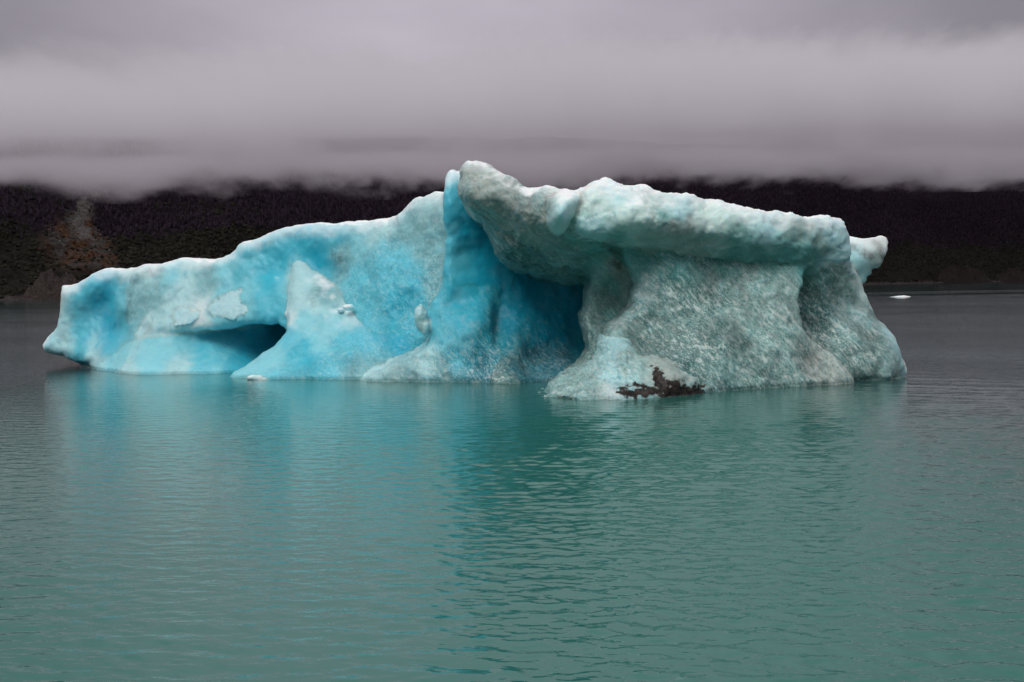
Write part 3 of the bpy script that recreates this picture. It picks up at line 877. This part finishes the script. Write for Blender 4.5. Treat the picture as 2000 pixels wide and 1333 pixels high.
def hill_z(X, d):
    """height of the hillside d metres behind the shore line"""
    n = fbm(stack(X * 0.006, d * 0.006, 0.0), 4, 0.5)
    z = 0.43 * d * (0.80 + 0.20 * sstep(d, 0, 60)) + n * 13 * sstep(d, 0, 90)
    z += 3.0 * fbm(stack(X * 0.03, d * 0.02, 7.0), 3, 0.5) * sstep(d, 2, 30)
    return z


def hit(u, v):
    """the point of the hillside seen at a pixel"""
    for Y in np.arange(500, 2600, 3.0):
        p = pix(u, v, Y)
        d = Y - float(shore_y(np.float32(p[0])))
        if d > 0 and float(hill_z(np.float32(p[0]), np.float32(d))) > p[2]:
            return np.array([p[0], Y, p[2], d])
    return None


def strip_mask(X, Y, pts, wd, soft=0.3):
    """1 inside a band of varying width along a line of points"""
    out = np.zeros(X.shape)
    for (a, wa), (b, wb) in zip(list(zip(pts, wd))[:-1], list(zip(pts, wd))[1:]):
        ex, ey = b[0] - a[0], b[1] - a[1]
        t = np.clip(((X - a[0]) * ex + (Y - a[1]) * ey) / (ex * ex + ey * ey), 0, 1)
        d = np.hypot(X - a[0] - ex * t, Y - a[1] - ey * t)
        w_ = wa + (wb - wa) * t
        out = np.maximum(out, sstep(d / w_, 1.0, soft))
    return out


GULLY = [hit(232, 362), hit(200, 378), hit(172, 400), hit(158, 425), hit(158, 450), hit(165, 470)]
FAN = [hit(165, 420), hit(158, 450), hit(160, 480), hit(168, 505)]


def scree(X, Y):
    jx = 5 * fbm(stack(X * 0.05, Y * 0.05, 4.0), 3, 0.6); jy = 9 * fbm(stack(X * 0.05, Y * 0.05, 8.0), 3, 0.6)
    g = strip_mask(X + jx, Y + jy, GULLY, [2.0, 3.0, 5.0, 7, 8, 6], 0.1)
    f = strip_mask(X + jx, Y + jy, FAN, [9, 22, 31, 34], 0.3)
    return g, f


def hillside():
    xs = np.concatenate([np.arange(-1400, -380, 20.0), np.arange(-380, -120, 1.6), np.arange(-120, 900, 3.0), np.arange(900, 2400, 20.0)])
    ds = np.concatenate([np.arange(-30, 0, 5.0), np.arange(0, 330, 2.2), np.arange(330, 700, 12.0)])
    X, D = np.meshgrid(xs, ds, indexing='ij')
    Y = shore_y(X) + D
    Z = np.where(D > 0, hill_z(X, np.maximum(D, 0)) + 0.25, D * 0.1)
    cap = 5 + 0.122 * Y + 6 * fbm(stack(X * 0.01, 3.0, 1.0), 3, 0.5)
    Z = np.where(D > 100, -smax(-Z, -cap, 20.0), Z) - np.maximum(D - 420, 0) * 0.15
    g, f = scree(X, Y)
    Z = Z + (0.7 * fbm(stack(X * 0.25, Y * 0.25, 2.0), 3, 0.6)) * sstep(D, 1, 6)
    n0, n1 = X.shape
    a = (np.arange(n0 - 1)[:, None] * n1 + np.arange(n1 - 1)[None]).ravel()
    q = np.stack([a, a + n1, a + n1 + 1, a + 1], 1)
    m, t = material('dark_hillside')
    pos = t.n('ShaderNodeTexCoord').outputs['Object']
    col = t.n('ShaderNodeAttribute', _attribute_name='ground').outputs['Color']
    n = t.noise(pos, 0.25, 6.0, 0.7)
    n2 = t.noise(pos, 1.3, 3.0, 0.6)
    k = t.math('ADD', t.rng(n, 0.3, 0.7, 0.45, 1.35), t.rng(n2, 0.3, 0.7, -0.3, 0.3))
    c = t.mix(1.0, col, t.n('ShaderNodeCombineXYZ', X=k, Y=k, Z=k).outputs[0], blend='MULTIPLY')
    bm = t.n('ShaderNodeBump', Strength=0.6, Distance=1.0, Height=n2)
    pr = t.n('ShaderNodeBsdfPrincipled', Base__Color=c, Roughness=0.95, Normal=bm.outputs[0])
    pr.inputs['Specular IOR Level'].default_value = 0.1
    t.n('ShaderNodeOutputMaterial', Surface=pr.outputs[0])
    o = mesh_obj('hillside', np.stack([X, Y, Z], -1).reshape(-1, 3), q, m)
    low, high = np.array([0.018, 0.0160, 0.0125]), np.array([0.021, 0.0145, 0.0215])
    mixf = sstep(D + 40 * fbm(stack(X * 0.01, D * 0.02, 3.0), 3, 0.5), 95, 165)[..., None]
    c = low * (1 - mixf) + high * mixf
    rust = np.array([0.085, 0.047, 0.028]); grey = np.array([0.125, 0.118, 0.112])
    pk = sstep(fbm(stack(X * 0.12, Y * 0.07, 6.0), 3, 0.6), -0.25, 0.25)[..., None]
    fanc = rust * pk + grey * 0.55 * (1 - pk)
    c = c * (1 - f[..., None] * 0.85) + fanc * f[..., None] * 0.85
    c = c * (1 - g[..., None]) + grey * g[..., None]
    beach = (sstep(D, 9, 3) * sstep(D, -6, -1))[..., None]
    c = c * (1 - beach) + np.array([0.07, 0.058, 0.055]) * beach
    fattr(o, 'ground', c.reshape(-1, 3), True)
    tag(o, kind='structure')


def plain(name, attr=None, color=(0.1, 0.1, 0.1), rough=0.9):
    m, t = material(name)
    if attr:
        c = t.n('ShaderNodeAttribute', _attribute_name=attr).outputs['Color']
        pr = t.n('ShaderNodeBsdfPrincipled', Base__Color=c, Roughness=rough)
    else:
        pos = t.n('ShaderNodeTexCoord').outputs['Object']
        n = t.noise(pos, 0.8, 6.0, 0.65)
        c = t.mix(t.rng(n, 0.3, 0.7), tuple(x * 0.45 for x in color), color)
        bm = t.n('ShaderNodeBump', Strength=0.8, Distance=0.4, Height=n)
        pr = t.n('ShaderNodeBsdfPrincipled', Base__Color=c, Roughness=rough, Normal=bm.outputs[0])
    pr.inputs['Specular IOR Level'].default_value = 0.15
    t.n('ShaderNodeOutputMaterial', Surface=pr.outputs[0])
    return m


def spindles(name, X, Y, Z, wd, ht, colr, mat, rs, label, cat, rings=((0.0, 0.25), (0.3, 1.0), (0.7, 0.7), (1.0, 0.0))):
    """thousands of small crowns in one mesh: each a jittered five-sided column of rings"""
    n = len(X); ns = 5
    ang = rs.uniform(0, 6.28, n)
    vs_, fs = [], []
    for r, (h, w_) in enumerate(rings):
        for s_ in range(ns):
            a = ang + s_ * 2 * math.pi / ns
            rad = wd * w_ * rs.uniform(0.6, 1.3, n)
            vs_.append(np.stack([X + np.cos(a) * rad, Y + np.sin(a) * rad, Z - 0.3 + ht * (h + rs.uniform(-0.06, 0.06, n))], 1))
    v = np.stack(vs_, 1)
    f = []
    for r in range(len(rings) - 1):
        for s_ in range(ns):
            f.append([r * ns + s_, r * ns + (s_ + 1) % ns, (r + 1) * ns + (s_ + 1) % ns, (r + 1) * ns + s_])
    f = np.array(f)
    Q = (np.arange(n)[:, None, None] * v.shape[1] + f[None]).reshape(-1, 4)
    o = mesh_obj(name, v.reshape(-1, 3), Q, mat, smooth=False)
    fattr(o, 'crown', np.repeat(colr, v.shape[1], 0), True)
    tag(o, label, cat, kind='stuff')


def forest():
    rs = np.random.RandomState(3)
    mat = plain('forest_crowns', 'crown')
    n = 80000
    X = rs.uniform(-420, 900, n); D = 3 + rs.uniform(0, 1, n) ** 0.9 * 330
    Y = shore_y(X) + D
    keep = (X / Y > -0.50) & (X / Y < 0.50)
    g, f = scree(X, Y)
    keep &= (rs.uniform(0, 1, n) > g * 0.97) & (rs.uniform(0, 1, n) > f * 0.9)
    clear = fbm(stack(X * 0.02, D * 0.02, 5.0), 3, 0.5)
    keep &= rs.uniform(0, 1, n) < 0.55 + 0.9 * clear + sstep(D, 60, 150)
    X, D, Y = X[keep], D[keep], Y[keep]
    Z = hill_z(X, D)
    up = sstep(D + 40 * fbm(stack(X * 0.01, D * 0.02, 3.0), 3, 0.5), 95, 165) > rs.uniform(0, 1, len(X))
    k = rs.uniform(0.4, 1.7, len(X))[:, None]
    hi = np.array([0.029, 0.0195, 0.031]) * k
    lo = np.array([0.022, 0.0210, 0.0145]) * k
    i = up
    spindles('bare_forest', X[i], Y[i], Z[i], rs.uniform(0.6, 1.25, i.sum()), rs.uniform(2.5, 5.5, i.sum()), hi[i], mat, rs,
             'dark purple-brown leafless forest covering the upper hillside under the cloud', 'forest')
    i = ~up
    spindles('shrub_cover', X[i], Y[i], Z[i], rs.uniform(0.8, 2.0, i.sum()), rs.uniform(1.0, 2.8, i.sum()), lo[i], mat, rs,
             'dark green-black scrub covering the lower hillside above the shore', 'shrubs', ((0.0, 0.8), (0.4, 1.0), (0.75, 0.75), (1.0, 0.15)))
    # rust-red bushes and boulders of the scree fan
    n = 2600
    X = rs.uniform(FAN[0][0] - 34, FAN[0][0] + 40, n); Y = rs.uniform(FAN[3][1] - 12, GULLY[0][1] + 5, n)
    g, f = scree(X, Y); D = Y - shore_y(X)
    k = (rs.uniform(0, 1, n) < f * 0.35) & (g < 0.4)
    c = np.array([0.075, 0.034, 0.016]) * rs.uniform(0.3, 1.5, k.sum())[:, None]
    spindles('rust_shrubs', X[k], Y[k], hill_z(X[k], D[k]), rs.uniform(0.5, 1.3, k.sum()), rs.uniform(0.8, 1.8, k.sum()), c, mat, rs,
             'rust-brown bushes growing on the scree fan at the left', 'shrubs', ((0.0, 0.8), (0.4, 1.0), (0.75, 0.75), (1.0, 0.15)))
    k = rs.uniform(0, 1, n) < np.maximum(g * 0.9, f * 0.22)
    c = np.array([0.16, 0.145, 0.135]) * rs.uniform(0.3, 1.5, k.sum())[:, None]
    spindles('scree_boulders', X[k], Y[k], hill_z(X[k], D[k]), rs.uniform(0.25, 0.9, k.sum()), rs.uniform(0.5, 1.2, k.sum()), c, mat, rs,
             'pale grey boulders strewn down the gully and fan at the left', 'boulders', ((0.0, 1.0), (0.5, 0.9), (0.9, 0.5), (1.0, 0.1)))


hillside()
forest()


def rock(name, u0, u1, vtop, Yoff, depth, color, label, seed):
    """a rocky knoll at the water's edge: a broken dome with its foot under water"""
    rs = np.random.RandomState(seed)
    um = (u0 + u1) / 2
    Y = 900.0
    for _ in range(12):
        Y = float(shore_y(np.float32(pix(um, 560, Y)[0]))) + Yoff
    a, b = pix(u0, 560, Y), pix(u1, 560, Y)
    top = pix(um, vtop, Y)[2]
    nx, ny = 90, 30
    s_, t_ = np.meshgrid(np.linspace(-1, 1, nx), np.linspace(-1, 1, ny), indexing='ij')
    X = (a[0] + b[0]) / 2 + s_ * (b[0] - a[0]) / 2
    Yg = Y + t_ * depth
    r = np.clip(1 - np.abs(s_) ** 2.6, 0, 1) * np.clip(1 - np.abs(t_) ** 3, 0, 1)
    nn = fbm(stack(X * 0.09, Yg * 0.09, seed), 5, 0.6)
    st = fbm(stack(X * 0.5, Yg * 0.25, seed + 4), 3, 0.6)
    Z = -0.6 + (top + 0.6) * r ** 0.6 * (0.85 + 0.55 * nn) + 0.5 * st * r
    q0 = (np.arange(nx - 1)[:, None] * ny + np.arange(ny - 1)[None]).ravel()
    q = np.stack([q0, q0 + ny, q0 + ny + 1, q0 + 1], 1)
    loc = np.array([(a[0] + b[0]) / 2, Y, 0])
    o = mesh_obj(name, np.stack([X, Yg, Z], -1).reshape(-1, 3) - loc, q, plain(name + '_stone', color=color), smooth=False)
    o.location = loc
    tag(o, label, 'rock')


rock('rock_outcrop', 52, 175, 540, 2, 14, (0.075, 0.060, 0.055), 'brown-grey rock outcrop on the far shore behind the left end of the iceberg', 3)
rock('rock_knoll', 1815, 1925, 522, 2, 26, (0.045, 0.036, 0.034), 'dark rounded rocky knoll on the far shore right of the iceberg', 8)
rock('rock_knoll', 1938, 2040, 529, 2, 22, (0.050, 0.038, 0.036), 'low brownish rock at the right edge of the far shore', 12)


# small floe far out on the right
def floe():
    hor = 571 - 0.0142 * 1757
    Y = CAM_H * FPX / (580 - hor)
    a, b = pix(1734, 580, Y), pix(1781, 580, Y)
    L_ = (b[0] - a[0]) / 2
    nx, ny = 40, 16
    s_, t_ = np.meshgrid(np.linspace(-1, 1, nx), np.linspace(-1, 1, ny), indexing='ij')
    r = np.clip(1 - s_ ** 2 - t_ ** 2 * 0.98, 0, 1)
    prof = 0.45 + 0.35 * s_ - 0.25 * s_ ** 3 + 0.25 * fbm(stack(s_ * 2.5, t_ * 2, 1), 3, 0.5)
    Z = -0.25 + (0.25 + prof * 0.6) * r ** 0.5
    q0 = (np.arange(nx - 1)[:, None] * ny + np.arange(ny - 1)[None]).ravel()
    q = np.stack([q0, q0 + ny, q0 + ny + 1, q0 + 1], 1)
    v = np.stack([s_ * L_, t_ * 1.8, Z], -1).reshape(-1, 3)
    o = mesh_obj('ice_floe', v, q, ICE)
    fattr(o, 'ice_tint', np.tile([0.80, 0.88, 0.90], (len(v), 1)), True)
    fattr(o, 'crust_glow', np.full(len(v), 0.8)); fattr(o, 'grain', np.zeros(len(v))); fattr(o, 'silt', np.zeros(len(v))); fattr(o, 'stain', np.zeros(len(v)))
    o.location = ((a[0] + b[0]) / 2, Y, 0)
    tag(o, 'small flat white ice floe drifting far out on the right', 'ice floe')


floe()


# ------------------------------------------------------------------ low cloud bank hanging on the hillside
def cloud_bank():
    xs = np.array([-900, 1700.0])
    v = []
    for x in xs:
        sy = 1015 + 0.882 * x * (0.72 if x > 1500 else 1)
        for dy in (20, 520):
            for top in (0, 1):
                Yb = sy + dy
                v.append((x, Yb, (5 + 0.070 * Yb) if not top else (5 + 0.235 * Yb)))
    # corners: x, near/far, bottom/top
    f = [(0, 1, 3, 2), (4, 6, 7, 5), (0, 4, 5, 1), (2, 3, 7, 6), (0, 2, 6, 4), (1, 5, 7, 3)]
    m, t = material('cloud_vapour')
    pos = t.n('ShaderNodeTexCoord').outputs['Object']
    s = t.n('ShaderNodeSeparateXYZ', Vector=pos)
    zr = t.math('SUBTRACT', s.outputs[2], t.math('ADD', t.math('MULTIPLY', s.outputs[1], 0.0835), 5.0))   # height above the cloud base
    zr = t.math('DIVIDE', zr, t.math('DIVIDE', s.outputs[1], 1000.0))
    n1 = t.noise(t.mapping(pos, scale=(0.0075, 0.003, 0.014)), 1.0, 4.0, 0.55)
    n2 = t.noise(t.mapping(pos, scale=(0.024, 0.008, 0.034), rot=(0, 0.35, 0)), 1.0, 4.0, 0.6)
    n3_ = t.noise(t.mapping(pos, scale=(0.05, 0.012, 0.06), rot=(0, 0.6, 0)), 1.0, 4.0, 0.65)
    wob = t.math('ADD', t.math('MULTIPLY', t.math('SUBTRACT', n3_, 0.5), 26.0), t.math('ADD', t.math('MULTIPLY', t.math('SUBTRACT', n1, 0.5), 60.0), t.math('MULTIPLY', t.math('SUBTRACT', n2, 0.5), 52.0)))
    zz = t.math('ADD', zr, wob)
    zz = t.math('SUBTRACT', zz, 4.0)
    base = t.rng(zz, -6.0, 14.0)
    # a broken gap between the low bank and the deck above it
    gz_ = t.math('ABSOLUTE', t.math('SUBTRACT', t.math('ADD', zr, t.math('MULTIPLY', wob, 0.35)), 32.0))
    gap = t.math('MULTIPLY', t.rng(gz_, 4.0, 15.0, 1.0, 0.0), t.rng(n1, 0.38, 0.50))
    dens = t.math('MULTIPLY', base, t.math('SUBTRACT', 1.0, t.math('MULTIPLY', gap, 0.75)))
    topf = t.rng(t.math('ADD', zr, t.math('MULTIPLY', wob, 1.2)), 38.0, 120.0, 1.0, 0.0)
    dens = t.math('MULTIPLY', t.math('MULTIPLY', dens, topf), 0.017)
    vc = t.mix(t.rng(zr, 18.0, 60.0), (0.90, 0.838, 0.895), (0.93, 0.895, 0.94))
    pv = t.n('ShaderNodeVolumePrincipled', Color=vc, Density=dens, Anisotropy=0.2)
    t.n('ShaderNodeOutputMaterial', Volume=pv.outputs[0])
    o = mesh_obj('cloud_bank', np.array(v), np.array(f), m, smooth=False)
    m.cycles.homogeneous_volume = False if hasattr(m.cycles, 'homogeneous_volume') else None
    tag(o, 'pinkish grey low cloud bank lying along the hillside', 'cloud', kind='stuff')


cy.volume_step_rate = 0.12
cy.volume_max_steps = 256
cloud_bank()
